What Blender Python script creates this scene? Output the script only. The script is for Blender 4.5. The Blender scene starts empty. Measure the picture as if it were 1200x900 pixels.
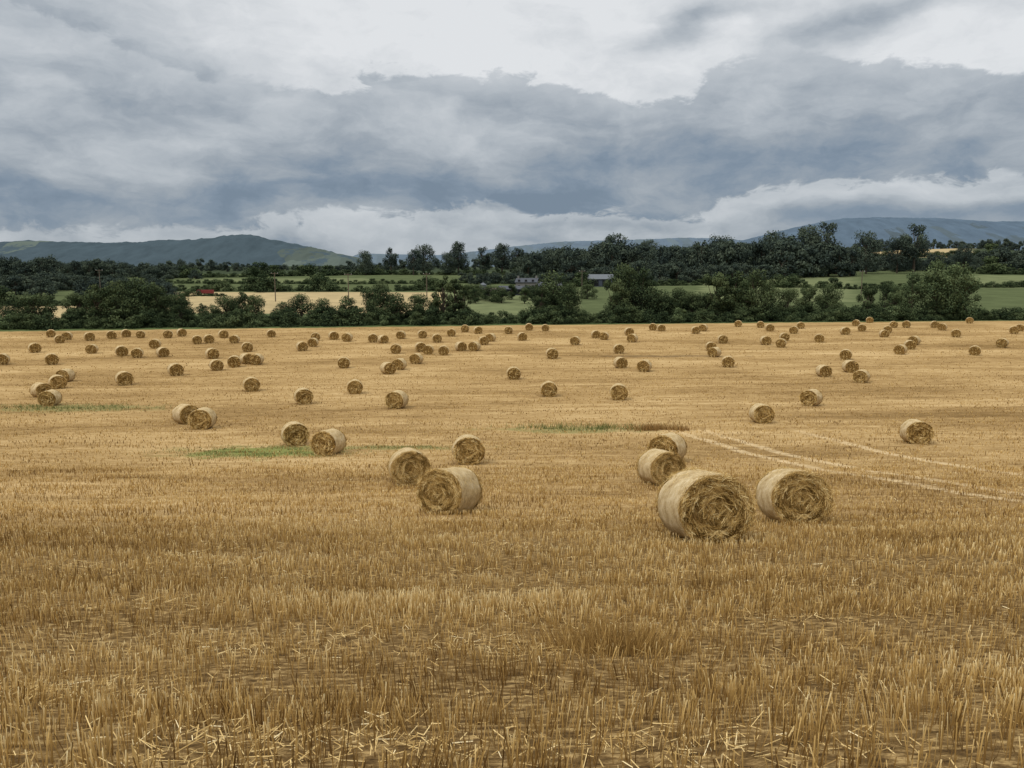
import bpy, math, random
import numpy as np
from mathutils import Vector
random.seed(7); rng=np.random.default_rng(11)
scene=bpy.context.scene
scene.view_settings.view_transform='Standard'; scene.view_settings.look='None'; scene.view_settings.exposure=0
COL=scene.collection

# ---------------------------------------------------------------- camera
PITCH=math.atan(120/900)
cam=bpy.data.cameras.new("camera"); cam.lens=27.0; cam.sensor_width=36; cam.clip_start=0.05; cam.clip_end=30000
camo=bpy.data.objects.new("camera",cam); COL.objects.link(camo)
camo.location=(0,0,0); camo.rotation_euler=(math.pi/2-PITCH,0,0); scene.camera=camo

# ---------------------------------------------------------------- helpers
def vnoise(x,y,seed=0):
    x=np.asarray(x,float);y=np.asarray(y,float)
    xi=np.floor(x).astype(np.int64);yi=np.floor(y).astype(np.int64);fx=x-xi;fy=y-yi
    fx=fx*fx*(3-2*fx);fy=fy*fy*(3-2*fy)
    def h(a,b):
        n=(a*374761393+b*668265263+seed*1274126177)&0x7fffffff
        n=((n^(n>>13))*1103515245)&0x7fffffff
        n=(n^(n>>16))&0xffff
        return n/65535.0
    return (h(xi,yi)*(1-fx)+h(xi+1,yi)*fx)*(1-fy)+(h(xi,yi+1)*(1-fx)+h(xi+1,yi+1)*fx)*fy
def fbm(x,y,seed=0,o=4):
    s=0;a=.5
    for i in range(o):
        s=s+a*vnoise(x*2**i,y*2**i,seed+i*17);a*=.5
    return s/(1-.5**o)

def mesh_from(name,verts,quads,mats=(),v=None,mi=None,smooth=False,tris=None):
    me=bpy.data.meshes.new(name)
    verts=np.asarray(verts,np.float32); quads=np.asarray(quads,np.int32).reshape(-1,4)
    me.vertices.add(len(verts)); me.vertices.foreach_set("co",verts.ravel())
    me.loops.add(len(quads)*4); me.polygons.add(len(quads))
    me.loops.foreach_set("vertex_index",quads.ravel().astype(np.int32))
    me.polygons.foreach_set("loop_start",(np.arange(len(quads))*4).astype(np.int32))
    if mi is not None: me.polygons.foreach_set("material_index",np.asarray(mi,np.int32))
    me.update(calc_edges=True)
    if smooth is not False:
        if smooth is True: me.polygons.foreach_set("use_smooth",np.ones(len(me.polygons),bool))
        else: me.polygons.foreach_set("use_smooth",smooth)
    if v is not None:
        at=me.attributes.new("v",'FLOAT','POINT'); at.data.foreach_set("value",np.asarray(v,np.float32))
    for m in mats: me.materials.append(m)
    return me
def add(name,me,parent=None,loc=(0,0,0),rot=(0,0,0),scale=(1,1,1)):
    o=bpy.data.objects.new(name,me); COL.objects.link(o)
    o.location=loc;o.rotation_euler=rot;o.scale=scale
    if parent: o.parent=parent
    return o
def empty(name,loc=(0,0,0),rot=(0,0,0)):
    o=bpy.data.objects.new(name,None); COL.objects.link(o); o.location=loc; o.rotation_euler=rot; o.empty_display_size=.5
    return o

def strips(pos,dirv,side,length,width,taper=0.6):
    """flat straw/blade quads"""
    n=len(pos); L=length[:,None]; W=width[:,None]*.5
    a=pos-side*W; b=pos+side*W
    c=pos+dirv*L+side*W*taper; d=pos+dirv*L-side*W*taper
    V=np.stack([a,b,c,d],1).reshape(-1,3)
    Q=np.arange(n*4).reshape(-1,4)
    return V,Q
def norm(a): return a/np.maximum(np.linalg.norm(a,axis=1,keepdims=True),1e-9)

class NT:
    def __init__(s,t): s.t=t; t.nodes.clear()
    def n(s,k,**kw):
        x=s.t.nodes.new(k)
        for a,b in kw.items(): setattr(x,a,b)
        return x
    def put(s,inp,v):
        if v is None: return
        if isinstance(v,bpy.types.NodeSocket): s.t.links.new(v,inp)
        else: inp.default_value=v
    def m(s,op,a,b=None,c=None,clamp=False):
        x=s.n('ShaderNodeMath',operation=op,use_clamp=clamp)
        s.put(x.inputs[0],a); s.put(x.inputs[1],b); s.put(x.inputs[2],c); return x.outputs[0]
    def add(s,*a):
        r=a[0]
        for k in a[1:]: r=s.m('ADD',r,k)
        return r
    def mul(s,*a):
        r=a[0]
        for k in a[1:]: r=s.m('MULTIPLY',r,k)
        return r
    def sub(s,a,b): return s.m('SUBTRACT',a,b)
    def vec(s,x,y,z=0.0):
        c=s.n('ShaderNodeCombineXYZ'); s.put(c.inputs[0],x);s.put(c.inputs[1],y);s.put(c.inputs[2],z); return c.outputs[0]
    def sep(s,v):
        c=s.n('ShaderNodeSeparateXYZ'); s.put(c.inputs[0],v); return c.outputs
    def noise(s,v,scale,detail=4,rough=.5,dist=0.0,d2=False):
        c=s.n('ShaderNodeTexNoise'); 
        if d2: c.noise_dimensions='2D'
        s.put(c.inputs['Vector'],v); c.inputs['Scale'].default_value=scale
        c.inputs['Detail'].default_value=detail;c.inputs['Roughness'].default_value=rough;c.inputs['Distortion'].default_value=dist
        return c.outputs[0]
    def smooth(s,v,a,b,c=0.0,d=1.0):
        x=s.n('ShaderNodeMapRange',interpolation_type='SMOOTHSTEP'); s.put(x.inputs[0],v)
        for i,k in enumerate((a,b,c,d)): s.put(x.inputs[i+1],k)
        return x.outputs[0]
    def ramp(s,f,stops):
        x=s.n('ShaderNodeValToRGB'); s.put(x.inputs[0],f); e=x.color_ramp.elements
        while len(e)<len(stops): e.new(.5)
        for i,(p,c) in enumerate(stops): e[i].position=p; e[i].color=(*c,1)
        return x.outputs[0]
    def mix(s,f,a,b,mode='MIX'):
        x=s.n('ShaderNodeMix',data_type='RGBA',blend_type=mode); s.put(x.inputs[0],f)
        for i,k in ((6,a),(7,b)):
            if isinstance(k,tuple) and len(k)==3: k=(*k,1)
            s.put(x.inputs[i],k)
        return x.outputs[2]
    def curve(s,f,pts):
        x=s.n('ShaderNodeFloatCurve'); s.put(x.inputs['Value'],f)
        c=x.mapping.curves[0]
        c.points[0].location=pts[0]; c.points[1].location=pts[-1]
        for p in pts[1:-1]: c.points.new(*p)
        for p in c.points: p.handle_type='AUTO_CLAMPED'
        x.mapping.update(); return x.outputs[0]
def material(name):
    m=bpy.data.materials.new(name); m.use_nodes=True; t=NT(m.node_tree)
    out=t.n('ShaderNodeOutputMaterial'); b=t.n('ShaderNodeBsdfPrincipled'); t.t.links.new(b.outputs[0],out.inputs[0])
    b.inputs['Roughness'].default_value=.85; b.inputs['Specular IOR Level'].default_value=.15
    return m,t,b
def matte(name):
    m=bpy.data.materials.new(name); m.use_nodes=True; t=NT(m.node_tree)
    out=t.n('ShaderNodeOutputMaterial'); b=t.n('ShaderNodeBsdfDiffuse'); t.t.links.new(b.outputs[0],out.inputs[0])
    return m,t,b
def simple(name,col,rough=.8,var=.25,scale=3.0):
    m,t,b=material(name)
    g=t.n('ShaderNodeNewGeometry'); f=t.noise(g.outputs['Position'],scale,5,.6)
    c=t.mix(f,tuple(k*(1-var) for k in col),tuple(k*(1+var) for k in col)); t.put(b.inputs['Base Color'],c)
    b.inputs['Roughness'].default_value=rough; return m

# ---------------------------------------------------------------- terrain
PD=np.array([-60,-5,0,2.8,4.6,8,13.8,20.5,27,34,40,47,57,65,76,86,98,115,130,150,165,200,260,330,450,600,900,1500,2500,9000.])
PZ=np.array([-1.5,-1.6,-1.62,-1.9,-2.53,-3.42,-4.76,-6.28,-7.2,-8.1,-8.55,-8.95,-9.4,-9.58,-9.62,-9.5,-9.22,-8.9,-8.6,-8.2,-8.3,-8.0,-5,-1.5,4,9,16,22,20,10])
SL=np.gradient(PZ,PD)
def prof(d):
    d=np.clip(d,PD[0],PD[-1]-1e-3); i=np.clip(np.searchsorted(PD,d,side='right')-1,0,len(PD)-2)
    h=PD[i+1]-PD[i]; t=(d-PD[i])/h
    return (2*t**3-3*t**2+1)*PZ[i]+(t**3-2*t**2+t)*h*SL[i]+(-2*t**3+3*t**2)*PZ[i+1]+(t**3-t**2)*h*SL[i+1]
def height(x,y):
    x=np.asarray(x,float);y=np.asarray(y,float)
    z=prof(y)
    z=z+(fbm(x/18,y/18,3,2)-.5)*.2*np.clip((y-12)/25,0,1)
    z=z+(fbm(x/1.6,y/1.6,9,3)-.5)*.10*np.clip((60-y)/50,0,1)
    b=x/np.maximum(y,1.)
    z=z+20*np.exp(-((b-.55)/.2)**2-((y-880)/260)**2)
    z=z+(fbm(x/220,y/220,5,2)-.5)*10*np.clip((y-350)/400,0,1)
    return z
def yedge(x): return 147+.155*np.clip(x,-400,400)
cp,sp=math.cos(PITCH),math.sin(PITCH)
def ray_ground(bx,by):
    """ground point where the view ray through an image pixel meets the terrain"""
    u=(bx-600)/900; v=(450-by)/900
    d=np.array([u,cp+v*sp,-sp+v*cp]); d/=d[1]
    ys=np.linspace(1.5,200,6000); zz=d[2]*ys; gz=height(d[0]*ys,ys)
    k=np.where(zz<gz)[0]; y=ys[k[0]] if len(k) else 160.
    return d[0]*y,y,float(height(d[0]*y,y))

nx=341; ny=470
tx=np.linspace(-1,1,nx); kx=8.3; X1=9000*np.sinh(kx*tx)/np.sinh(kx)
ty=np.linspace(0,1,ny)
ya=np.linspace(-60,0,20,endpoint=False)
yb=1.0*(np.exp(ty*math.log(12000/30+1))-1)*30
Y1=np.concatenate([ya,yb])
GX,GY=np.meshgrid(X1,Y1); GZ=height(GX,GY)
V=np.stack([GX,GY,GZ],-1).reshape(-1,3)
R,C=GX.shape; idx=np.arange(R*C).reshape(R,C)
Q=np.stack([idx[:-1,:-1],idx[:-1,1:],idx[1:,1:],idx[1:,:-1]],-1).reshape(-1,4)

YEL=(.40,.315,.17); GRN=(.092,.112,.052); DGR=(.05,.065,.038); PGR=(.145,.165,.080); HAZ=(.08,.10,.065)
def land(x,y):
    b=600+908*x/np.maximum(y,1)
    c=np.empty(x.shape+(3,)); c[:]=DGR
    def s(mask,col): c[mask]=col
    s((y>yedge(x))&(y<480),GRN)
    s((b<205)&(y<225)&(y>yedge(x)),YEL)
    s((b>=200)&(b<520)&(y>=196)&(y<285),YEL)
    s((b>=520)&(b<680)&(y<300),PGR)
    s((b>=240)&(b<430)&(y>=350)&(y<395),PGR)
    s((b>=980)&(b<1130)&(y>700)&(y<900),YEL)
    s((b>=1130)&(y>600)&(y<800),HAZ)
    s((b>=1140)&(y>310)&(y<420),PGR)
    s((b>=820)&(b<1000)&(y>240)&(y<400),PGR)
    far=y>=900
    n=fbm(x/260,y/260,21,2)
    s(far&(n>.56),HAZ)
    return c
LC=land(GX,GY).reshape(-1,3)

m_field,t,b=matte("stubble_field_ground")
g=t.n('ShaderNodeNewGeometry'); px,py,pz=t.sep(g.outputs['Position'])
ry=t.add(py,t.mul(px,-.07)); rx=t.add(px,t.mul(py,.07))
big=t.noise(t.vec(t.mul(rx,.045),t.mul(ry,.13)),1.0,3,.6,d2=True)
streak=t.noise(t.vec(t.mul(rx,.09),t.mul(ry,.9)),1.0,5,.72,d2=True)
streak2=t.noise(t.vec(t.mul(rx,.9),t.mul(ry,3.5)),1.0,5,.75,d2=True)
fine=t.noise(t.vec(t.mul(rx,7.),t.mul(ry,15.)),1.0,4,.75,d2=True)
f=t.add(t.mul(big,.75),t.mul(streak,.60),t.mul(streak2,.85),t.mul(fine,.70))
f=t.smooth(f,1.0,1.98)
col=t.ramp(f,[(0,(.15,.090,.034)),(.32,(.295,.188,.078)),(.6,(.40,.267,.117)),(1,(.57,.41,.21))])
near=t.smooth(py,9.,26.)
soil=t.ramp(fine,[(.3,(.06,.036,.016)),(.5,(.16,.098,.038)),(.7,(.42,.285,.12))])
col=t.mix(near,soil,col)
wob=t.mul(t.sub(t.noise(t.vec(0.0,py),.25,2),.5),1.0)
def track(a,s,w,y0,y1):
    d=t.m('ABSOLUTE',t.add(t.sub(px,t.add(a,t.mul(py,s))),wob))
    k=t.smooth(d,w,w*.3); return t.mul(k,t.smooth(py,y0,y0+4),t.smooth(py,y1,y1-5))
for a,s_ in ((20.7,-.24),(22.4,-.24),(26.2,-.20)):
    k=track(a,s_,.45,20,47); k=t.mul(k,t.smooth(streak2,.3,.55),.7); col=t.mix(k,col,(.62,.47,.27))
wn=t.noise(t.vec(px,py),.55,4,.6)
def patch(x0,y0,sx,sy,strength,colr):
    global col
    dx=t.m('DIVIDE',t.sub(px,x0),sx); dy=t.m('DIVIDE',t.sub(py,y0),sy)
    r=t.m('SQRT',t.add(t.mul(dx,dx),t.mul(dy,dy)))
    k=t.mul(t.smooth(t.add(r,t.mul(t.sub(wn,.5),2.4)),1.1,.45),strength)
    col=t.mix(k,col,colr)
patch(-12.3,37.2,4.4,2.3,.85,(.16,.19,.055)); patch(-5.6,38.5,4.5,.8,.6,(.19,.19,.07))
patch(3.6,45.5,5.5,1.5,.6,(.17,.18,.065)); patch(-33,57,7,2.6,.6,(.19,.19,.075))
patch(-14,28.5,1.6,.5,.5,(.2,.14,.06)); patch(20,96,9,1.5,.5,(.13,.09,.05))
at=t.n('ShaderNodeAttribute',attribute_name="land")
ln=t.noise(t.vec(px,py),.12,4,.6)
lc=t.mix(1.0,at.outputs['Color'],t.ramp(ln,[(.25,(.7,.7,.7)),(.75,(1.15,1.12,1.1))]),'MULTIPLY')
edge=t.sub(py,t.add(147.,t.mul(px,.155)))
edge=t.add(edge,t.mul(t.sub(wn,.5),4.))
grassy=t.smooth(edge,-2.2,.2)
col=t.mix(grassy,col,(.08,.105,.04)); col=t.mix(t.smooth(edge,6,10),col,lc)
t.put(b.inputs['Color'],col)
bm=t.n('ShaderNodeBump'); bm.inputs['Strength'].default_value=.6; bm.inputs['Distance'].default_value=.05
t.put(bm.inputs['Height'],t.add(fine,t.mul(streak2,.8))); t.put(b.inputs['Normal'],bm.outputs[0])
gm=mesh_from("ground",V,Q,[m_field],smooth=True)
ca=gm.attributes.new("land",'FLOAT_COLOR','POINT'); ca.data.foreach_set("color",np.concatenate([LC,np.ones((len(LC),1))],1).astype(np.float32).ravel())
add("ground",gm)

# ---------------------------------------------------------------- stubble + litter
def straw_mat(name,stops):
    m,t,b=matte(name)
    a=t.n('ShaderNodeAttribute',attribute_name="v")
    t.put(b.inputs['Color'],t.ramp(a.outputs['Fac'],stops))
    return m
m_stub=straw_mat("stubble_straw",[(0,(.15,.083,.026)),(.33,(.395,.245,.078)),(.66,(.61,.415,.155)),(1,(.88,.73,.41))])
m_lit=straw_mat("litter_straw",[(0,(.24,.145,.05)),(.4,(.46,.305,.115)),(.8,(.70,.52,.24)),(1,(.84,.70,.42))])
bands=[(1.2,5,1400,.0046,(.11,.18)),(5,9,1000,.0056,(.11,.18)),(9,17,420,.008,(.11,.18)),(17,32,120,.014,(.10,.16)),(32,50,24,.026,(.09,.14)),(50,80,8,.04,(.08,.13)),(80,140,2.2,.07,(.08,.13))]
Vs=[];vs=[];n0=0
for y0,y1,den,w,(h0,h1) in bands:
    half=.78*y1+1.0; area=(y1-y0)*2*half; n=int(area*den)
    x=rng.uniform(-half,half,n); y=rng.uniform(y0,y1,n)
    k=(np.abs(x)<.78*y+1.0)&(y<yedge(x)-4); x=x[k];y=y[k];n=len(x)
    a=.07; rr=y-a*x; sp_=.135; rid=np.round(rr/sp_); rr=rid*sp_+rng.normal(0,.018,n); y=rr+a*x
    dn=fbm(x/1.3,y/.5,31,3); band=fbm(x/7,(y-a*x)/.6,36,2)
    tuft=vnoise(x/.075,rid*3.7,77) if y1<18 else np.full(n,.6)
    keep=rng.random(n)<np.clip((dn-.20)*2.6,0.2,1)*np.clip(.15+1.7*band,0.1,1)*np.clip((tuft-.28)*3,0.06,1); x=x[keep];y=y[keep];dn=dn[keep];tuft=tuft[keep];rid=rid[keep];band=band[keep];n=len(x)
    z=height(x,y)-.01
    tall=fbm(x/2.5,y/1.2,41,2)
    h=rng.uniform(h0,h1,n)*(.55+.4*tall+.4*band)*(.8+.4*tuft)
    yaw=rng.uniform(-1.1,1.1,n); side=np.stack([np.cos(yaw),np.sin(yaw),0*yaw],1)
    lean=(vnoise(x/.22,rid*1.3,81)-.5)*.5
    d=norm(np.stack([rng.normal(0,.12,n)+lean,rng.normal(0,.14,n),np.ones(n)],1))
    v_,_=strips(np.stack([x,y,z],1),d,side,h,rng.uniform(.6,1.4,n)*w,.85)
    pv=fbm(x/3.5,y/1.1,51,3); cv=vnoise(x/.15,rid*2.1,91)
    val=np.clip(rng.normal(.42,.24,n)+(pv-.5)*.9+(cv-.5)*.35+(band-.5)*.35+.02,0,1)
    if y0>=50: val=np.clip(val*.8,0,1)
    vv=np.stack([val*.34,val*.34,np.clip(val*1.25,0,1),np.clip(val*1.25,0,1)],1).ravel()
    Vs.append(v_);vs.append(vv)
n=1300; x=rng.normal(.75,.26,n); y=rng.normal(5.6,.13,n); z=height(x,y)
d=norm(np.stack([rng.normal(0,.3,n)+(x-.75)*.8,rng.normal(0,.25,n),np.ones(n)],1)); yaw=rng.uniform(-1,1,n)
v_,_=strips(np.stack([x,y,z],1),d,np.stack([np.cos(yaw),np.sin(yaw),0*yaw],1),rng.uniform(.12,.30,n),rng.uniform(.003,.005,n),.3)
Vs.append(v_);vs.append(np.repeat(np.clip(rng.normal(.25,.14,n),0,1),4))
Vs=np.concatenate(Vs);vs=np.concatenate(vs)
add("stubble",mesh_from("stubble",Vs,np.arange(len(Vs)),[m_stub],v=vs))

Vs=[];vs=[]
for y0,y1,den,w,(l0,l1) in [(1.2,7,620,.0040,(.03,.12)),(7,16,150,.006,(.05,.15)),(16,34,34,.011,(.08,.20))]:
    half=.78*y1+1.0; n=int((y1-y0)*2*half*den)
    x=rng.uniform(-half,half,n); y=rng.uniform(y0,y1,n); k=np.abs(x)<.78*y+1.0; x=x[k];y=y[k]
    p=fbm(x/1.3,y/.5,61,3)+.18*np.exp(-((y-2.8)/.5)**2)*np.clip(.2-x*.6,-.2,1)
    keep=rng.random(len(x))<np.clip((p-.52)*3.5,0.05,1); x=x[keep];y=y[keep];n=len(x)
    z=height(x,y)+rng.random(n)**2*.07+.006
    yaw=rng.uniform(-3.14,3.14,n); tilt=rng.normal(0,.18,n)
    d=norm(np.stack([np.cos(yaw),np.sin(yaw),tilt],1)); sd=norm(np.stack([-np.sin(yaw),np.cos(yaw),rng.normal(0.5,.5,n)],1))
    v_,_=strips(np.stack([x,y,z],1),d,sd,rng.uniform(l0,l1,n),rng.uniform(.7,1.3,n)*w,.9)
    Vs.append(v_);vs.append(np.repeat(np.clip(rng.normal(.48,.24,n),0,1),4))
Vs=np.concatenate(Vs);vs=np.concatenate(vs)
add("straw_litter",mesh_from("straw_litter",Vs,np.arange(len(Vs)),[m_lit],v=vs))

m_weed=straw_mat("weed_green",[(0,(.08,.10,.03)),(.6,(.17,.19,.06)),(1,(.38,.32,.14))])
m_dry=straw_mat("weed_dry",[(0,(.16,.09,.03)),(1,(.42,.26,.10))])
def weeds(name,cx,cy,sx,sy,n,h,mat,w=.02):
    x=rng.normal(cx,sx,n);y=rng.normal(cy,sy,n);z=height(x,y)
    k=fbm(x/1.2,y/.5,71,2)>.42; x=x[k];y=y[k];z=z[k];n=len(x)
    yaw=rng.uniform(-1.2,1.2,n); d=norm(np.stack([rng.normal(0,.4,n),rng.normal(0,.4,n),np.ones(n)],1))
    v_,q=strips(np.stack([x,y,z],1),d,np.stack([np.cos(yaw),np.sin(yaw),0*yaw],1),rng.uniform(.4,1,n)*h,rng.uniform(.6,1.4,n)*w,.2)
    add(name,mesh_from(name,v_,q,[mat],v=np.repeat(rng.random(n),4)))
weeds("grass_patch",-12.3,37.2,2.4,1.0,5500,.10,m_weed)
weeds("grass_patch",-5.6,38.6,2.6,.3,1000,.12,m_weed)
weeds("weed_patch",4.2,46.2,2.4,.6,1300,.40,m_weed,.03)
weeds("weed_patch",-33,57,3.6,1.1,1500,.25,m_weed,.035)
weeds("dry_weed_tuft",8.9,45.5,.9,.3,1200,.5,m_dry,.03)
weeds("dry_weed_tuft",-14,28.5,1.0,.15,600,.16,m_dry)

# ---------------------------------------------------------------- bales
m_wrap,t,b=matte("bale_net_wrap")
tc=t.n('ShaderNodeTexCoord'); ox,oy,oz=t.sep(tc.outputs['Object'])
oz2=t.sub(oz,.65); ang=t.m('ARCTAN2',oz2,ox)
n1=t.noise(t.vec(t.mul(oy,38.),t.mul(ang,4.5)),1.0,4,.75); n2=t.noise(tc.outputs['Object'],3.0,4,.65); n3=t.noise(tc.outputs['Object'],45,2,.7)
ff=t.add(t.mul(n1,.5),t.mul(n2,.45),t.mul(n3,.2))
cw=t.ramp(ff,[(.42,(.19,.12,.052)),(.52,(.38,.27,.13)),(.62,(.54,.42,.24)),(.76,(.70,.60,.42))])
t.put(b.inputs['Color'],cw); bp=t.n('ShaderNodeBump'); bp.inputs['Strength'].default_value=.8; bp.inputs['Distance'].default_value=.03
t.put(bp.inputs['Height'],ff); t.put(b.inputs['Normal'],bp.outputs[0])
m_face,t,b=matte("bale_straw_end")
tc=t.n('ShaderNodeTexCoord'); ox,oy,oz=t.sep(tc.outputs['Object']); oz2=t.sub(oz,.65)
rad=t.m('SQRT',t.add(t.mul(ox,ox),t.mul(oz2,oz2))); ang=t.m('ARCTAN2',oz2,ox)
sw=t.noise(t.vec(t.mul(rad,22.),t.mul(ang,1.6)),1.0,4,.7); nn=t.noise(tc.outputs['Object'],14,4,.7)
t.put(b.inputs['Color'],t.ramp(t.add(t.mul(sw,.6),t.mul(nn,.4)),[(.35,(.05,.028,.009)),(.52,(.20,.12,.04)),(.68,(.46,.30,.11))]))
bp=t.n('ShaderNodeBump'); bp.inputs['Strength'].default_value=1; bp.inputs['Distance'].default_value=.05
t.put(bp.inputs['Height'],sw); t.put(b.inputs['Normal'],bp.outputs[0])
m_bs=straw_mat("bale_straw",[(0,(.07,.036,.010)),(.35,(.34,.205,.062)),(.7,(.61,.41,.145)),(1,(.86,.68,.34))])

def bale_mesh(name,ns,width,nw,seed,seg=56):
    r=np.random.default_rng(seed)
    P=[(0.001,-.605),(.15,-.60),(.3,-.605),(.45,-.60),(.58,-.595),(.655,-.585),(.69,-.56),(.71,-.51)]
    P+=[(.715,k) for k in np.linspace(-.42,.42,7)]+[(a,-b_) for a,b_ in reversed(P)]
    P=np.array(P); m=len(P)
    A=np.linspace(0,2*np.pi,seg,endpoint=False)
    RR=P[:,0][:,None]*np.ones(seg); YY=P[:,1][:,None]*np.ones(seg); AA=np.ones(m)[:,None]*A
    lump=(vnoise(np.cos(AA)*2+5,np.sin(AA)*2+YY*2+9,seed)-.5)+.5*(vnoise(np.cos(AA)*5+5,np.sin(AA)*5+YY*6+9,seed+1)-.5)
    RR=RR*(1+.07*lump)
    endf=(np.abs(YY)>.57)&(RR<.66)
    YY=YY+np.where(endf,np.sign(YY)*(vnoise(np.cos(AA)*RR*9+20,np.sin(AA)*RR*9+20,seed+3)-.5)*.12,0)
    x=RR*np.cos(AA); z=RR*np.sin(AA)*.93; z=np.maximum(z,-.625); 
    x=x*(1+.05*np.clip(-z,0,1))
    V=np.stack([x,YY,z+.625],-1).reshape(-1,3)
    idx=np.arange(m*seg).reshape(m,seg); nxt=np.roll(idx,-1,1)
    Q=np.stack([idx[:-1],nxt[:-1],nxt[1:],idx[1:]],-1).reshape(-1,4)
    ym=np.repeat((P[:-1,1]+P[1:,1])/2,seg)
    mi=(np.abs(ym)>.565).astype(int)
    allV=[V];allv=[np.full(len(V),.5)];allmi=[mi];sm=[np.ones(len(Q),bool)]
    for sgn in (-1,1):
        n=ns; rr=np.sqrt(r.random(n))*.70; a=r.uniform(0,2*np.pi,n)
        clump=vnoise(rr*np.cos(a)*8+50,rr*np.sin(a)*8+50,seed+8)
        yy=sgn*(.585+r.random(n)**1.5*.06+.07*clump-.02)
        pos=np.stack([rr*np.cos(a)*1.02,yy,rr*np.sin(a)*.93],1)
        tang=np.stack([-np.sin(a),0*a,np.cos(a)],1)*np.where(r.random(n)<.5,-1,1)[:,None]
        radv=np.stack([np.cos(a),0*a,np.sin(a)],1)
        d=norm(tang+radv*(r.normal(0,.5,n)+(clump-.5)*1.6)[:,None]+np.array([0,sgn,0])*np.abs(r.normal(.04,.22,n))[:,None])
        L=r.uniform(.05,.20,n)*(1-.45*(rr/.69)**3)
        side=norm(np.cross(d,np.stack([r.normal(0,.5,n),np.full(n,1.),r.normal(0,.5,n)],1)))
        v_,_=strips(pos,d,side,L,r.uniform(.6,1.4,n)*width,.7)
        v_[:,2]=np.maximum(v_[:,2],-.62); v_[:,2]+=.625
        ring=.5+.5*np.sin(rr*34+a+2.5*clump)
        allV.append(v_);allv.append(np.repeat(np.clip(r.normal(.42,.22,n)+(clump-.5)*.7+(ring-.5)*.4,0,1),4)); allmi.append(np.full(n,2)); sm.append(np.zeros(n,bool))
    n=nw; a=r.uniform(0,2*np.pi,n); yy=r.uniform(-.60,.60,n); R0=.712
    pos=np.stack([R0*np.cos(a),yy,R0*np.sin(a)*.93],1); radv=np.stack([np.cos(a),0*a,np.sin(a)],1); tang=np.stack([-np.sin(a),0*a,np.cos(a)],1)*np.where(r.random(n)<.5,-1,1)[:,None]
    d=norm(tang+radv*np.abs(r.normal(.12,.15,n))[:,None]+np.array([0,1,0])*r.normal(0,.4,n)[:,None])
    side=norm(np.cross(d,radv)); v_,_=strips(pos,d,side,r.uniform(.04,.13,n),r.uniform(.6,1.2,n)*width,.6)
    v_[:,2]=np.maximum(v_[:,2],-.62); v_[:,2]+=.625
    allV.append(v_);allv.append(np.repeat(np.clip(r.normal(.72,.22,n),0,1),4));allmi.append(np.full(n,2)); sm.append(np.zeros(n,bool))
    VV=np.concatenate(allV); k=len(V)
    QQ=np.concatenate([Q,np.arange(k,len(VV)).reshape(-1,4)])
    return mesh_from(name,VV,QQ,[m_wrap,m_face,m_bs],v=np.concatenate(allv),mi=np.concatenate(allmi),smooth=np.concatenate(sm))
near_b=[bale_mesh("bale_near",8000,.0065,2000,s) for s in (1,2)]
mid_b=[bale_mesh("bale_mid",2400,.013,400,s,40) for s in (3,4,5)]
far_b=[bale_mesh("bale_far",400,.03,90,s,24) for s in (6,7,8)]
B=[(826,632,22),(930,612,20),(525,601,-24),(775,567,26),(781,541,-18),(480,567,8),(549,543,4),(346,521,6),(385,532,-26),
(238,502,-15),(219,496,22),(1073,519,18),(892,495,18),(950,475,-20),(465,478,-18),(356,473,6),(416,461,0),(295,458,4),(725,468,0),(643,464,5),
(602,444,0),(1009,448,-14),(996,436,20),(965,441,24),(991,421,0),(755,435,-14),(727,431,14),(853,430,5),(837,418,-20),(833,411,10),(847,402,8),
(647,420,5),(455,438,18),(468,433,-18),(488,426,-20),(493,412,10),(502,415,-8),(520,416,0),(540,411,20),(556,411,-20),(403,431,0),(206,440,10),
(146,451,10),(59,475,-20),(49,465,20),(68,455,5),(77,447,-25),(61,427,0),(41,413,9),(3,427,-10),(254,434,5),(275,430,-5),(289,426,20),(301,427,-18),
(290,412,5),(249,420,10),(108,414,-10),(143,417,5),(161,419,-5),(191,418,14),(182,408,-10),(231,403,5),(245,402,5),(354,411,10),(367,406,-10),(370,399,0),
(391,398,8),(407,400,-14),(464,414,0),(437,401,0),(449,402,20),(470,397,-10),(567,404,5),(575,400,-20),(512,401,5),(596,391,0),(612,399,10),(620,387,0),
(639,388,5),(674,404,-10),(698,396,10),(708,398,-10),(725,414,5),(737,393,10),(741,401,-15),(765,387,0),(775,388,10),(815,391,10),(824,388,-10),(865,383,0),
(897,404,15),(915,407,-5),(919,399,10),(891,384,0),(902,388,5),(930,391,-5),(938,385,5),(960,401,0),(990,392,14),(1003,382,-5),(1022,378,5),(1040,390,0),
(1036,395,15),(1055,415,-10),(1066,409,10),(1071,404,-15),(1047,384,5),(1062,384,-5),(1095,384,10),(1104,387,-10),(1136,379,0),(1142,416,0),(1174,407,-5),
(1188,391,5),(1195,388,0),(60,395,0),(70,402,8),(79,398,-8),(105,399,5),(131,397,0),(148,395,5),(165,396,-5),(197,396,0),(213,394,10),(262,396,5),(275,402,-10),
(318,395,5),(545,389,0),(560,391,10),(495,396,5),(529,394,-5),(1120,395,0),(1010,388,4)]
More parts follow.
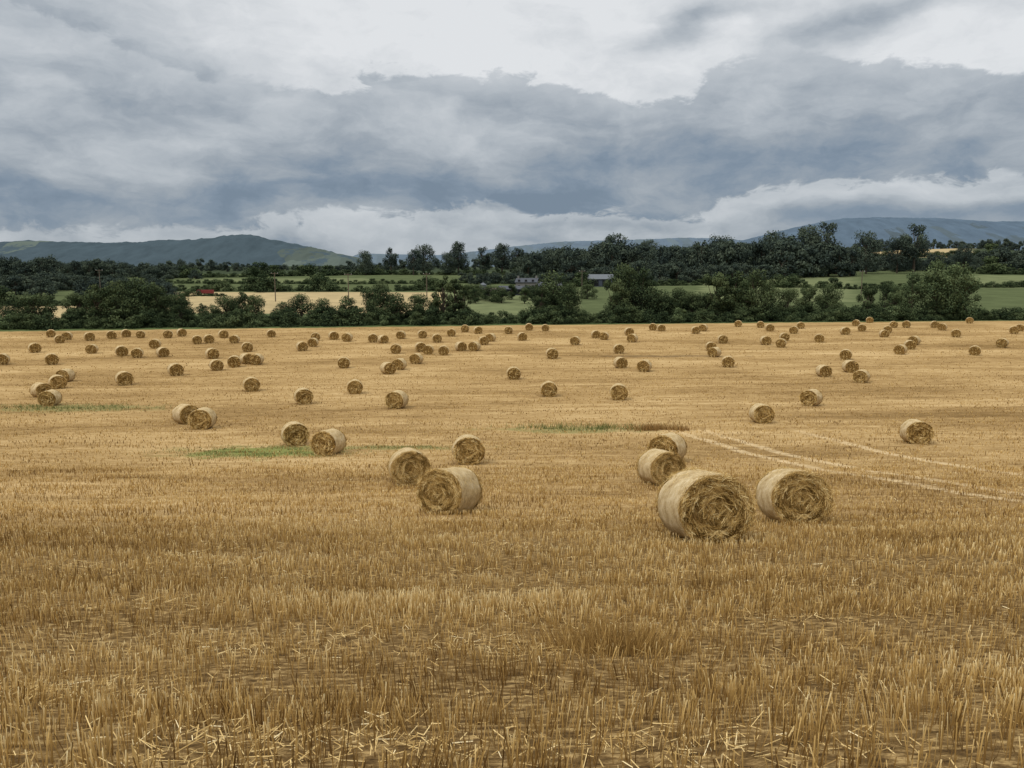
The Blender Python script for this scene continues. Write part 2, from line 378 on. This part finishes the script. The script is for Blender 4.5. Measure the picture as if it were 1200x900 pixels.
for bx_,by_,th in B:  # bales listed by image pixel coordinates and yaw, then cast onto the terrain
    x,y,z=ray_ground(bx_,by_)
    if y>yedge(x)-3: y=yedge(x)-4; x=(bx_-600)/908*y; z=float(height(x,y))
    L=near_b if y<30 else mid_b if y<75 else far_b
    az=math.atan2(x,y); s=random.uniform(.93,1.02)
    if y<15: s=1.0
    slope=float(height(x,y+.5)-height(x,y-.5))
    o=add("straw_bale",random.choice(L),loc=(x,y,z-.03),rot=(math.atan(slope)*.8,0,math.radians(th*1.15+random.uniform(-3,3))-az),scale=(s,s*random.uniform(.92,1.02),s))

# ---------------------------------------------------------------- trees
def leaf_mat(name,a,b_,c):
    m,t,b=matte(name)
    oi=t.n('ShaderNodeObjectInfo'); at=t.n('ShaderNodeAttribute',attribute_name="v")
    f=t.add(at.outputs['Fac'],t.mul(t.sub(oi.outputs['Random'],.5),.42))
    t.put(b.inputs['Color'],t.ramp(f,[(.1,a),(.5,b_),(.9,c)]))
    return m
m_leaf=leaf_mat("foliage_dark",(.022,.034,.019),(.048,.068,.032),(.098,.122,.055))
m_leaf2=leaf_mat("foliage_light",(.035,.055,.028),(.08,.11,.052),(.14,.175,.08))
m_leafd=leaf_mat("foliage_distant",(.036,.050,.045),(.055,.073,.055),(.085,.104,.070))  # distance haze painted into the leaf colours as bluer greens
m_bark=simple("bark",(.07,.055,.04),.9,.4,8)
def tube(p0,p1,r0,r1,k=7):
    p0=np.array(p0);p1=np.array(p1);d=p1-p0;d=d/np.linalg.norm(d)
    u=np.cross(d,[.3,.9,.1]);u/=np.linalg.norm(u);w=np.cross(d,u);a=np.linspace(0,2*np.pi,k,endpoint=False)
    ring=np.cos(a)[:,None]*u+np.sin(a)[:,None]*w
    V=np.concatenate([p0+ring*r0,p1+ring*r1]); i=np.arange(k);j=(i+1)%k
    return V,np.stack([i,j,j+k,i+k],1)
def tree_mesh(name,seed,H=10.,W=4.,trunk=.2,nl=6500,leaf=.26,mat=None,lobes=16,flat=1.,bush=False):
    r=np.random.default_rng(seed); Vs=[];Qs=[];k=0;nb=0
    def put(v,q):
        nonlocal k,nb
        Vs.append(v);Qs.append(q+k);k+=len(v);nb+=len(q)
    th=H*trunk; lob=[]
    for i in range(lobes):
        t_=(i+.5)/lobes; zc=th+(H-th)*(.12+.76*t_)+r.normal(0,.05*H)
        prof_=math.sin(math.pi*min(1,max(0.08,(.25+.72*t_))))**.7
        rr=W*prof_*math.sqrt(r.uniform(.05,1))*.8; a=i*2.4+r.normal(0,.6)
        lr=W*r.uniform(.24,.50)*(1-.25*t_)
        lob.append((np.array([rr*math.cos(a),rr*math.sin(a),zc-lr*.2]),lr))
    if not bush:
        top=np.array([r.normal(0,.2),r.normal(0,.2),H*.72]); mid=np.array([r.normal(0,.15),r.normal(0,.15),th+H*.08])
        put(*tube((0,0,-.6),mid,.034*H,.025*H)); put(*tube(mid,top,.025*H,.008*H))
        for c,lr in lob:
            f=r.uniform(.0,.6); s=mid*(1-f)+top*f; e=c*.95; m_=(s+e)/2+np.array([0,0,-.2]); put(*tube(s,m_,.013*H,.009*H,5)); put(*tube(m_,e,.009*H,.003*H,5))
    wts=np.array([l[1]**2 for l in lob]); cnt=(nl*wts/wts.sum()).astype(int); P=[];Nn=[];vv=[]
    for (c,lr),n in zip(lob,cnt):
        d=norm(r.normal(size=(n,3))); rad=lr*(.45+.6*r.random(n)**.6)
        bumpy=1+.7*(vnoise(d[:,0]*2.3+c[0]+9,d[:,1]*2.3+d[:,2]*2+c[1]+9,seed)-.5)
        p=c+d*(rad*bumpy)[:,None]*np.array([1.05,1.05,.85*flat]); P.append(p);Nn.append(norm(d+r.normal(0,.6,(n,3))))
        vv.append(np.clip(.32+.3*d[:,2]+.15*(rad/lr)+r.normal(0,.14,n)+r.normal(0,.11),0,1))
    P=np.concatenate(P);Nn=np.concatenate(Nn);vv=np.concatenate(vv)
    ok=P[:,2]>(0.05 if bush else th*.6); P=P[ok];Nn=Nn[ok];vv=vv[ok]
    u=norm(np.cross(Nn,r.normal(size=P.shape))); w=np.cross(Nn,u); n=len(P)
    s1=(leaf*r.uniform(.5,1.3,n))[:,None]; s2=s1*r.uniform(.5,1,n)[:,None]
    v=np.stack([P-u*s1*.5,P-w*s2*.5,P+u*s1*.5,P+w*s2*.5],1).reshape(-1,3)
    q=np.arange(n*4).reshape(-1,4)+k; Vs.append(v);Qs.append(q)
    Va=np.concatenate(Vs);Qa=np.concatenate(Qs); va=np.concatenate([np.full(k,.5),np.repeat(vv,4)])
    Va[:,2]*=H/np.percentile(Va[:,2],99.7)
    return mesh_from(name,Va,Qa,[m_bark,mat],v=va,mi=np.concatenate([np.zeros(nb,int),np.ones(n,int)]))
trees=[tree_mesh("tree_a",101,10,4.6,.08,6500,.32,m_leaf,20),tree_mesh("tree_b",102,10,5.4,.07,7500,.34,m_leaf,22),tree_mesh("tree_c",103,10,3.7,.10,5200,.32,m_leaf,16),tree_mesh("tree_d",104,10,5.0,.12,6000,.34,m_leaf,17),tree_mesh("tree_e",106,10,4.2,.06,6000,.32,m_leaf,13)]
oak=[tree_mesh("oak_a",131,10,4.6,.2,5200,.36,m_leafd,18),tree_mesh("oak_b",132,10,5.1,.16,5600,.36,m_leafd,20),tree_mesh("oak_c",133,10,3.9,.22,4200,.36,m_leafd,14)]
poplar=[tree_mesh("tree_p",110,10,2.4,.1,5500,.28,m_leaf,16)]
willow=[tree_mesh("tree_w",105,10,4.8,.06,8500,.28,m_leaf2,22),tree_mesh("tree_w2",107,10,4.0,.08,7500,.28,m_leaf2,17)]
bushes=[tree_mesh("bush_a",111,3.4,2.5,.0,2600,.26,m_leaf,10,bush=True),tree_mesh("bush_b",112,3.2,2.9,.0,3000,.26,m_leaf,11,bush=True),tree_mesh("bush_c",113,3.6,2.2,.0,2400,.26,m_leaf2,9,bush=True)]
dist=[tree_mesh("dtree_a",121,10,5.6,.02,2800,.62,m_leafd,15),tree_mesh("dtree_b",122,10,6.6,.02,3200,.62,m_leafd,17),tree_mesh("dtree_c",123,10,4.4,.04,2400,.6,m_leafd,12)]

def site(b,d): return (b-600)/908*d
def plant(parent,name,me,x,y,h,w=1.,base=10.,sink=.25):
    s=h/base; z=float(height(x,y))
    add(name,me,parent,(x,y,z-sink),(0,0,random.uniform(0,6.28)),(s*w,s*w,s))
row=empty("tree_row",(0,0,0))
T=[(38,343,1.0),(20,366,1.0),(90,342,.9),(112,332,1.),(136,328,1.),(160,324,1.),(182,330,.9),(210,344,.9),(236,354,1),(262,345,1),(285,340,.9),(296,344,.8),
(330,352,1.0),(352,343,1.0),(378,348,1.),(405,345,.9),(432,336,.9),(447,329,.9),(463,342,1),(489,343,.9),(650,318,1.),(634,332,.9),(668,330,.8),
(733,309,.9),(752,314,.9),(722,326,1.),(775,342,.9),(795,336,.9),(811,341,1),(840,319,.9),(862,317,1.),(884,315,1.),(900,328,1.0),(925,336,1),(950,334,1.),(972,331,1.),(1018,334,.8),(1040,329,.8)]
for b_,top,w in T:
    x0=site(b_,155); d=float(yedge(x0))+random.uniform(6,14); x=site(b_,d)
    h=(330-top)/900*d-float(height(x,d))
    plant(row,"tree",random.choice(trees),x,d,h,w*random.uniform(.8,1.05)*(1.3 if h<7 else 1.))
b_=-130
while b_<1300:
    d=float(yedge(site(b_,155)))+random.uniform(10,20); x=site(b_,d)
    if b_<300: top=random.uniform(342,362)
    elif b_<560: top=random.uniform(350,368)
    elif 560<b_<625 or 675<b_<715 or 985<b_<1010 or b_>1140: top=random.uniform(362,372)
    else: top=random.uniform(338,362)
    if 50<b_<72: top=374
    if 222<b_<258: top=360
    h=(330-top)/900*d-float(height(x,d)); plant(row,"tree",random.choice(trees),x,d,h,random.uniform(.9,1.4)); b_+=random.uniform(10,30)
for b_,top,w in [(519,322,1.1),(533,326,1.0),(543,334,1)]:
    d=float(yedge(site(b_,155)))+8; x=site(b_,d); plant(row,"tree",poplar[0],x,d,(330-top)/900*d-float(height(x,d)),w)
for b_,top,w in [(1070,318,.95),(1098,304,.95),(1118,308,.95),(1132,322,.8),(872,326,.8),(1050,332,.9)]:
    d=float(yedge(site(b_,160)))+6; x=site(b_,d); plant(row,"willow_tree",random.choice(willow),x,d,(330-top)/900*d-float(height(x,d)),w)
hedge=empty("hedgerow",(0,0,0))
xx=-150.
while xx<190:
    for off in (3.5,7.5):
        x=xx+random.uniform(-.8,.8); y=float(yedge(x))+off+random.uniform(-1,1)
        b_=600+908*x/y
        h=random.uniform(1.8,3.9)
        if 1140<b_: h*=.85
        if 560<b_<620 or 685<b_<712: h*=.8
        if 55<b_<72: h*=.6
        plant(hedge,"bush",random.choice(bushes[:2] if random.random()<.75 else bushes),x,y,h,1.1,3.4,.3)
    xx+=random.uniform(1.5,2.8)
def hedgeline(name,pts,h,step=4.,me=bushes,jit=1.2,base=3.4,w=1.3):
    e=empty(name,(0,0,0))
    for (b0,d0),(b1,d1) in zip(pts[:-1],pts[1:]):
        x0,x1=site(b0,d0),site(b1,d1); L=math.hypot(x1-x0,d1-d0); n=max(2,int(L/step))
        for i in range(n):
            f=(i+random.random()*.6)/n; x=x0+(x1-x0)*f+random.uniform(-jit,jit); y=d0+(d1-d0)*f+random.uniform(-jit,jit)
            hh=h*random.uniform(.7,1.15)*(2.2 if random.random()<.06 else 1)
            plant(e,"bush",random.choice(me[:2]),x,y,hh,w,base,.3)
hedgeline("field_hedge",[(-60,226),(205,226)],3.0,3.0)
hedgeline("field_hedge",[(190,290),(430,288),(560,300)],2.6,3.0)
hedgeline("field_hedge",[(200,262),(262,263)],1.3,1.4,jit=.4,w=1.8)
hedgeline("field_hedge",[(170,345),(420,338),(620,352)],2.4,2.8)
hedgeline("field_hedge",[(180,400),(430,440),(640,430)],3.4,3.4)
hedgeline("field_hedge",[(660,318),(840,330),(1000,300),(1260,318)],2.8,2.8)
hedgeline("field_hedge",[(1120,430),(1300,430)],4.,4)
hedgeline("field_hedge",[(960,700),(1150,705),(1300,690)],6.,5)
def wood(name,b0,b1,d0,d1,tops,n,me=dist,w=1.):
    e=empty(name,(0,0,0)); px_=[p[0] for p in tops]; py_=[p[1] for p in tops]
    for i in range(n):
        b_=b0+(b1-b0)*(i+random.random())/n; d=random.uniform(d0,d1); x=site(b_,d); z=float(height(x,d))
        top=np.interp(b_,px_,py_)+random.triangular(-2,11,4)
        h=max(5.,(330-top)/900*d-z); h=min(h,24)
        plant(e,"tree",random.choice(me),x,d,h,w*random.uniform(.75,1.15)*(1.35 if h<9 else 1))
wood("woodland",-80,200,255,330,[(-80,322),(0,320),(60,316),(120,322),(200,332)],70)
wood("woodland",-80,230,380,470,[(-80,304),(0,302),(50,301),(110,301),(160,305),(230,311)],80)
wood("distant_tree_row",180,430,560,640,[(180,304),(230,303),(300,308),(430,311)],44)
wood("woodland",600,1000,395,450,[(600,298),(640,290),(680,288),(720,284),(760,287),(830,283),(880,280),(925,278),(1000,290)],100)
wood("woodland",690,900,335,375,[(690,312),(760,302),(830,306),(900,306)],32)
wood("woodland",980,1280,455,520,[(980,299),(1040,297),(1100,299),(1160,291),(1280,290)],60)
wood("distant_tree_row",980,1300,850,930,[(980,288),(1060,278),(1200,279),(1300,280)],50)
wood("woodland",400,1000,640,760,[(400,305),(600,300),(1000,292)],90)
wood("woodland",540,690,330,355,[(540,324),(600,319),(690,318)],22)
wood("tree_clump",540,690,232,250,[(540,350),(600,352),(690,344)],16,trees)
oaks=empty("oak_tree_row",(0,0,0))
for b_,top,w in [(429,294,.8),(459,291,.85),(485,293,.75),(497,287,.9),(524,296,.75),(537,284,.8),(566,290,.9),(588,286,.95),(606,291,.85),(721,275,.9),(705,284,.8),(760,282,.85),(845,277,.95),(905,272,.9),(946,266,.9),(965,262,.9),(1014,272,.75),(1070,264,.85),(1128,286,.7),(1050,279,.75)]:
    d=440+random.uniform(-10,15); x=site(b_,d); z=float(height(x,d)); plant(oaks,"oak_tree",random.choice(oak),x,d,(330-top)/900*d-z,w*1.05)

# ---------------------------------------------------------------- hills
def hill(name,d0,depth,pts,dark,light,thr,seed,crest=6.,lightfrom=None):  # surface colours have aerial haze painted in as a bluish cast
    bx=np.array([p[0] for p in pts]);by=np.array([p[1] for p in pts])
    n=620;m=44; X=np.linspace(site(bx[0],d0),site(bx[-1],d0),n); bb=600+908*X/d0
    H=(330-np.interp(bb,bx,by))/900*d0
    for _ in range(3): H=np.convolve(np.pad(H,4,mode='edge'),np.ones(9)/9,'valid')
    T=np.linspace(-1,1,m); prof_=np.exp(-(T*1.7)**2)
    XX,TT=np.meshgrid(X,T); YY=d0+TT*depth
    ZZ=-20+(H[None,:]+20)*prof_[:,None]+ (fbm(XX/500,YY/500,seed,3)-.5)*60*np.clip(1-np.abs(TT)**2,0,1)*np.clip(np.abs(TT)*3,0,1)
    ZZ+= (fbm(XX/22,YY/22,seed+5,3)-.5)*crest*np.clip(H[None,:]/60,0,1)
    V=np.stack([XX,YY,ZZ],-1).reshape(-1,3); id_=np.arange(n*m).reshape(m,n)
    Q=np.stack([id_[:-1,:-1],id_[:-1,1:],id_[1:,1:],id_[1:,:-1]],-1).reshape(-1,4)
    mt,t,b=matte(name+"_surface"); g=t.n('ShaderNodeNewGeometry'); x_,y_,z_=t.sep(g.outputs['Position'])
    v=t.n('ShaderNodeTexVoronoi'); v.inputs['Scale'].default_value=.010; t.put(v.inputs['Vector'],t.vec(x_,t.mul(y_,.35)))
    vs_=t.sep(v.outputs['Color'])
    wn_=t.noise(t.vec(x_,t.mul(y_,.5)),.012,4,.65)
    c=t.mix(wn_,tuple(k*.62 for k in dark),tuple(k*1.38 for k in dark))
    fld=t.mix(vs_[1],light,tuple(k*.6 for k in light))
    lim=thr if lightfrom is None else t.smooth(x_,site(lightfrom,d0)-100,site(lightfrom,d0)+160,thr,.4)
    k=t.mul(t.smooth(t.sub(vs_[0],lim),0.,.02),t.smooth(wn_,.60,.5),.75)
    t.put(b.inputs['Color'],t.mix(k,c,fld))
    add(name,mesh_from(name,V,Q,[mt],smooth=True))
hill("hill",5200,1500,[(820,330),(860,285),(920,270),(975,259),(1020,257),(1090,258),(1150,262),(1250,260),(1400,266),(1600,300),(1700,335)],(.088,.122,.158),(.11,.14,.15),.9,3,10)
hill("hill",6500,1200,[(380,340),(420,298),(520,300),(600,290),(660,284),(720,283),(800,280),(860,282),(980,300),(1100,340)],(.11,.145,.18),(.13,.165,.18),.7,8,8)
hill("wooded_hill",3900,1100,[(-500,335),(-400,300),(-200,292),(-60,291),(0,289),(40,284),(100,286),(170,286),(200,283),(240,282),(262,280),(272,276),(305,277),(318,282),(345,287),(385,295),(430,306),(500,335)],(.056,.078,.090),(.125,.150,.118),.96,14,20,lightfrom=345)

# ---------------------------------------------------------------- farm
m_wallw=simple("rendered_wall",(.17,.16,.15),.9,.2,1.5); m_slate=simple("slate_roof",(.065,.07,.08),.8,.25,2); m_tin=simple("corrugated_roof",(.12,.13,.14),.7,.2,1.)
m_dark=simple("dark_opening",(.02,.02,.022),.9,.2,2); m_shed=simple("shed_cladding",(.06,.07,.09),.7,.25,1.); m_rust=simple("rusty_roof",(.12,.085,.075),.8,.3,1)
def boxm(name,parent,c,s,mat,bev=.02):
    me=bpy.data.meshes.new(name); x,y,z=s[0]/2,s[1]/2,s[2]/2
    v=[(-x,-y,-z),(x,-y,-z),(x,y,-z),(-x,y,-z),(-x,-y,z),(x,-y,z),(x,y,z),(-x,y,z)]
    me.from_pydata(v,[],[(0,3,2,1),(4,5,6,7),(0,1,5,4),(1,2,6,5),(2,3,7,6),(3,0,4,7)]); me.materials.append(mat)
    o=add(name,me,parent,c); 
    if bev: mo=o.modifiers.new("b",'BEVEL'); mo.width=bev; mo.segments=1
    return o
def gable(parent,L,W,H,rise,mw,mr):
    v=[(-L/2,-W/2,-1),(L/2,-W/2,-1),(L/2,W/2,-1),(-L/2,W/2,-1),(-L/2,-W/2,H),(L/2,-W/2,H),(L/2,W/2,H),(-L/2,W/2,H),(-L/2,0,H+rise),(L/2,0,H+rise)]
    f=[(0,1,5,4),(2,3,7,6),(1,2,6,9,5),(3,0,4,8,7)]
    me=bpy.data.meshes.new("walls");me.from_pydata(v,[],f);me.materials.append(mw);add("walls",me,parent)
    o=.35; k=rise/(W/2); e=H-o*k; t_=.14
    v=[(-L/2-o,-W/2-o,e+.03),(L/2+o,-W/2-o,e+.03),(L/2+o,0,H+rise+.03),(-L/2-o,0,H+rise+.03),(L/2+o,W/2+o,e+.03),(-L/2-o,W/2+o,e+.03)]
    v+=[(a,b_,c+t_) for a,b_,c in v]
    f=[(0,1,2,3),(3,2,4,5),(6,9,8,7),(9,11,10,8),(0,6,7,1),(1,7,8,2),(2,8,10,4),(4,10,11,5),(5,11,9,3),(3,9,6,0)]
    me=bpy.data.meshes.new("roof");me.from_pydata(v,[],f);me.materials.append(mr);add("roof",me,parent)
def building(name,b_,d,L,W,H,rise,mw,mr,rot=0,kind='barn'):
    x=site(b_,d); e=empty(name,(x,d,float(height(x,d))),(0,0,math.radians(rot))); gable(e,L,W,H,rise,mw,mr)
    if kind=='barn':
        n=max(1,int(L/4.5))
        for i in range(n):
            boxm("doorway_%d"%(i+1),e,(-L/2+(i+.5)*L/n,-W/2-.003,H*.42),(L/n*.7,.04,H*.8),m_dark,0)
    else:
        for fl in range(2):
            for i in range(3):
                if fl==0 and i==1: boxm("door",e,(0,-W/2-.003,1.0),(1.,.06,2.0),m_dark,0); continue
                boxm("window_%d"%(fl*3+i+1),e,(-L/2+(i+.5)*L/3,-W/2-.003,1.3+fl*2.1),(.95,.06,1.1),m_dark,0)
        for sx in (-1,1): boxm("chimney_%d"%(1 if sx<0 else 2),e,(sx*(L/2-.5),0,H+rise+.4),(.7,.6,1.1),m_wallw)
building("barn",704,322,10,8,2.9,1.8,m_shed,m_tin,-8)
building("farm_shed",602,270,10,7,1.9,1.0,m_shed,m_slate,10)
building("farm_shed",579,262,6,5,1.7,.9,m_shed,m_rust,-5)
building("farm_shed",644,285,8,6,2.2,1.2,m_shed,m_slate,4)
building("farmhouse",618,296,8,5.5,3.0,1.4,m_wallw,m_slate,-12,'house')
m_red=simple("red_paint",(.20,.04,.035),.5,.15,2); m_tyre=simple("tyre_rubber",(.02,.02,.02),.9,.2,5); m_glass=simple("dark_glass",(.03,.04,.05),.15,.1,2); m_white=simple("white_paint",(.5,.5,.48),.5,.08,2)
def wheel(parent,name,c,r=.5,w=.3):
    k=20;a=np.linspace(0,2*np.pi,k,endpoint=False); V=[];
    for yy,rr in ((-w/2,r*.55),(-w/2,r*.92),(-w/2+.04,r),(w/2-.04,r),(w/2,r*.92),(w/2,r*.55)):
        V+= [(rr*math.cos(q),yy,rr*math.sin(q)) for q in a]
    F=[(j*k+i,j*k+(i+1)%k,(j+1)*k+(i+1)%k,(j+1)*k+i) for j in range(5) for i in range(k)]+[tuple(range(k)),tuple(range(6*k-1,5*k-1,-1))]
    me=bpy.data.meshes.new(name);me.from_pydata(V,[],F);me.materials.append(m_tyre);add(name,me,parent,c)
def lorry(b_,d,rot):
    x=site(b_,d); e=empty("red_lorry",(x,d,float(height(x,d))),(0,0,math.radians(rot))); e.scale=(.75,.75,.65)
    boxm("chassis",e,(0,0,.75),(7.4,1.1,.25),m_tyre); boxm("cargo_body",e,(.95,0,1.85),(5.2,2.4,1.9),m_red,.06)
    v=[(-3.75,-1.15,.6),(-1.95,-1.15,.6),(-1.95,-1.15,2.8),(-3.3,-1.15,2.8),(-3.75,-1.15,1.75)]
    v+=[(a,1.15,c) for a,_,c in v]; f=[(0,1,2,3,4),(9,8,7,6,5)]+[(i,(i+1)%5+0,(i+1)%5+5,i+5)[::-1] for i in range(5)]
    me=bpy.data.meshes.new("cab");me.from_pydata(v,[],f);me.materials.append(m_red);add("cab",me,e)
    for sy in (-1,1): boxm("side_window_%d"%(1 if sy<0 else 2),e,(-2.75,sy*1.155,2.15),(.9,.03,.75),m_glass,0)
    boxm("bumper",e,(-3.8,0,.7),(.18,2.3,.3),m_white)
    i=1
    for wx in (-2.8,1.8,2.9):
        for sy in (-1,1): wheel(e,"wheel_%d"%i,(wx,sy*1.0,.5)); i+=1
lorry(240,267,3)
def silo(b_,d):
    x=site(b_,d); e=empty("grain_silo",(x,d,float(height(x,d)))); k=28;a=np.linspace(0,2*np.pi,k,endpoint=False);V=[]
    pr=[(1.3,-1),(1.3,3.),(1.4,3.02),(.2,3.8),(.2,4.),(.01,4.02)]
    for r_,z in pr: V+=[(r_*math.cos(q),r_*math.sin(q),z) for q in a]
    F=[(j*k+i,j*k+(i+1)%k,(j+1)*k+(i+1)%k,(j+1)*k+i) for j in range(5) for i in range(k)]
    me=bpy.data.meshes.new("tank");me.from_pydata(V,[],F);me.materials.append(m_tin);add("tank",me,e)
silo(566,276)
m_pole=simple("pole_timber",(.12,.095,.07),.9,.3,6)
def pole(b_,d,h=9.):
    x=site(b_,d); e=empty("utility_pole",(x,d,float(height(x,d))),(0,0,.3))
    v,q=tube((0,0,-1),(0,0,h),.17,.12,10); me=mesh_from("post",v,q,[m_pole]); add("post",me,e)
    boxm("crossarm",e,(0,0,h-.4),(2.2,.14,.16),m_pole)
    for i,ox in enumerate((-.95,0,.95)): boxm("insulator_%d"%(i+1),e,(ox,0,h-.2),(.12,.12,.24),m_white)
for b_,d in ((117,262),(322,240),(408,232),(500,236),(682,255),(1010,250)): pole(b_,d)

# ---------------------------------------------------------------- light + sky
SUN_EL,SUN_AZ=52,-125
sd=bpy.data.lights.new("sun",'SUN'); sd.energy=1.4; sd.angle=math.radians(14); sd.color=(1,.95,.87)
so=bpy.data.objects.new("sun",sd); COL.objects.link(so)
ve=Vector((math.sin(math.radians(SUN_AZ))*math.cos(math.radians(SUN_EL)),math.cos(math.radians(SUN_AZ))*math.cos(math.radians(SUN_EL)),math.sin(math.radians(SUN_EL))))
so.rotation_euler=ve.to_track_quat('Z','Y').to_euler(); so.location=(-20,-20,60)

w=bpy.data.worlds.new("World"); scene.world=w; w.use_nodes=True; t=NT(w.node_tree)
try:
    w.cycles.sampling_method='NONE'
except Exception as e: print(e)
out=t.n('ShaderNodeOutputWorld'); sky=t.n('ShaderNodeTexSky',sky_type='NISHITA'); sky.sun_disc=False
sky.sun_elevation=math.radians(SUN_EL); sky.sun_rotation=math.radians(SUN_AZ)
bg1=t.n('ShaderNodeBackground'); bg1.inputs[1].default_value=.08; t.put(bg1.inputs[0],sky.outputs[0])
tc=t.n('ShaderNodeTexCoord'); dx,dy,dz=t.sep(tc.outputs['Generated'])
az=t.m('ARCTAN2',dx,dy); el=t.m('ARCSINE',dz)
def ang(px_,py_):
    u=(px_-600)/900; v=(450-py_)/900; Y=cp+v*sp; Z=-sp+v*cp; a=math.atan2(u,Y); return a,math.atan2(Z,math.hypot(u,Y))
def edgecurve(pts):
    A=[((ang(*p)[0]+1.0)/2.0,ang(*p)[1]/.5+.1) for p in pts]
    f=t.m('DIVIDE',t.add(az,1.0),2.0,clamp=True)
    return t.mul(t.sub(t.curve(f,[(0,A[0][1])]+A+[(1,A[-1][1])]),.1),.5)
def blob(px_,py_,sx,sy,rot=0.):
    a,e=ang(px_,py_); X=t.sub(waz,a); Y=t.sub(wel,e)
    if rot:
        c,s=math.cos(rot),math.sin(rot); X,Y=t.add(t.mul(X,c),t.mul(Y,s)),t.sub(t.mul(Y,c),t.mul(X,s))
    X=t.mul(X,900/sx);Y=t.mul(Y,900/sy)
    return t.m('EXPONENT',t.mul(t.add(t.mul(X,X),t.mul(Y,Y)),-1.0))
w1=t.sub(t.noise(t.vec(t.mul(az,7.),t.mul(el,14.)),1.0,5,.58,d2=True),.5); w2=t.sub(t.noise(t.vec(t.mul(az,7.),t.mul(el,14.),7.3),1.0,5,.58),.5)
waz=t.add(az,t.mul(w1,.08)); wel=t.add(el,t.mul(w2,.05))
nb=t.noise(t.vec(t.mul(waz,8.),t.mul(wel,17.)),1.0,6,.6,d2=True)
ns=t.noise(t.vec(t.mul(waz,4.5),t.mul(wel,24.),4.1),1.0,4,.55)
nf=t.noise(t.vec(t.mul(waz,22.),t.mul(wel,46.),9.1),1.0,5,.62)
L=t.add(.76,t.mul(t.sub(nb,.5),.46),t.mul(t.sub(ns,.5),.12),t.mul(t.sub(nf,.5),.10))
L=t.add(L,t.mul(blob(480,50,320,50),.05),t.mul(blob(1150,70,110,40),.06))
L=t.add(L,t.mul(blob(1010,25,110,20,.15),-.40),t.mul(blob(790,35,60,15,.4),-.28),t.mul(blob(870,5,90,10),-.15),t.mul(blob(40,50,190,75,-.1),-.38),t.mul(blob(240,90,60,14),-.13))
top=edgecurve([(-150,-60),(-40,-20),(60,20),(130,40),(190,72),(250,95),(330,103),(420,88),(520,85),(600,92),(680,108),(730,115),(790,105),(850,80),(920,60),(1000,72),(1080,70),(1160,80),(1250,70),(1400,60)])
s1=t.add(t.sub(top,el),t.mul(w2,.09),t.mul(t.sub(nf,.5),.05),t.mul(t.sub(nb,.5),.04))
k1=t.smooth(s1,-.003,.008)
body=t.add(t.smooth(wel,.075,.235,.30,.47),t.smooth(s1,.03,.0,.0,.05))
body=t.add(body,t.mul(t.sub(nb,.5),.46),t.mul(t.sub(ns,.5),.18),t.mul(t.sub(nf,.5),.14))
body=t.add(body,t.mul(blob(190,165,60,18),.09),t.mul(blob(120,200,120,26),.14),t.mul(blob(560,165,130,18),.07),t.mul(blob(380,250,130,14),.07),t.mul(blob(450,190,50,14),.08),
   t.mul(blob(330,225,200,20),-.05),t.mul(blob(900,175,230,24),-.06),t.mul(blob(560,230,200,14),-.05))
L=t.add(t.mul(L,t.sub(1.0,k1)),t.mul(body,k1))
top2=edgecurve([(-150,266),(0,266),(100,270),(200,266),(300,258),(370,250),(440,246),(520,240),(575,234),(640,242),(720,246),(780,252),(850,238),(900,224),(960,216),(1060,214),(1150,210),(1250,208),(1400,208)])
s2=t.add(t.sub(top2,el),t.mul(w1,.04),t.mul(t.sub(nf,.5),.06))
k2=t.smooth(s2,-.003,.008)
azl=t.smooth(az,-.50,-.18,.55,1.0)
low=t.add(t.smooth(s2,.0,.045,.54,.44),t.mul(t.sub(nb,.5),.34),t.mul(t.sub(ns,.5),.24))
low=t.add(low,t.mul(blob(1080,252,200,12),-.20),t.mul(blob(700,264,120,8),-.08))
k2=t.mul(k2,azl,t.smooth(ns,.30,.50,.45,1.0))
L=t.add(t.mul(L,t.sub(1.0,k2)),t.mul(low,k2))
hz=t.smooth(el,.05,.0,.0,.6); L=t.add(t.mul(L,t.sub(1.0,hz)),t.mul(hz,.45))
L=t.m('MAXIMUM',L,.21)
colr=t.ramp(L,[(.15,(.150,.205,.275)),(.27,(.220,.280,.355)),(.38,(.335,.38,.43)),(.5,(.47,.51,.55)),(.8,(.77,.79,.81))])
bright=t.smooth(el,.38,1.0,1.0,2.2)
bg2=t.n('ShaderNodeBackground'); t.put(bg2.inputs[0],colr); t.put(bg2.inputs[1],bright)
mx=t.n('ShaderNodeMixShader'); mx.inputs[0].default_value=.95
t.t.links.new(bg1.outputs[0],mx.inputs[1]);t.t.links.new(bg2.outputs[0],mx.inputs[2]);t.t.links.new(mx.outputs[0],out.inputs[0])
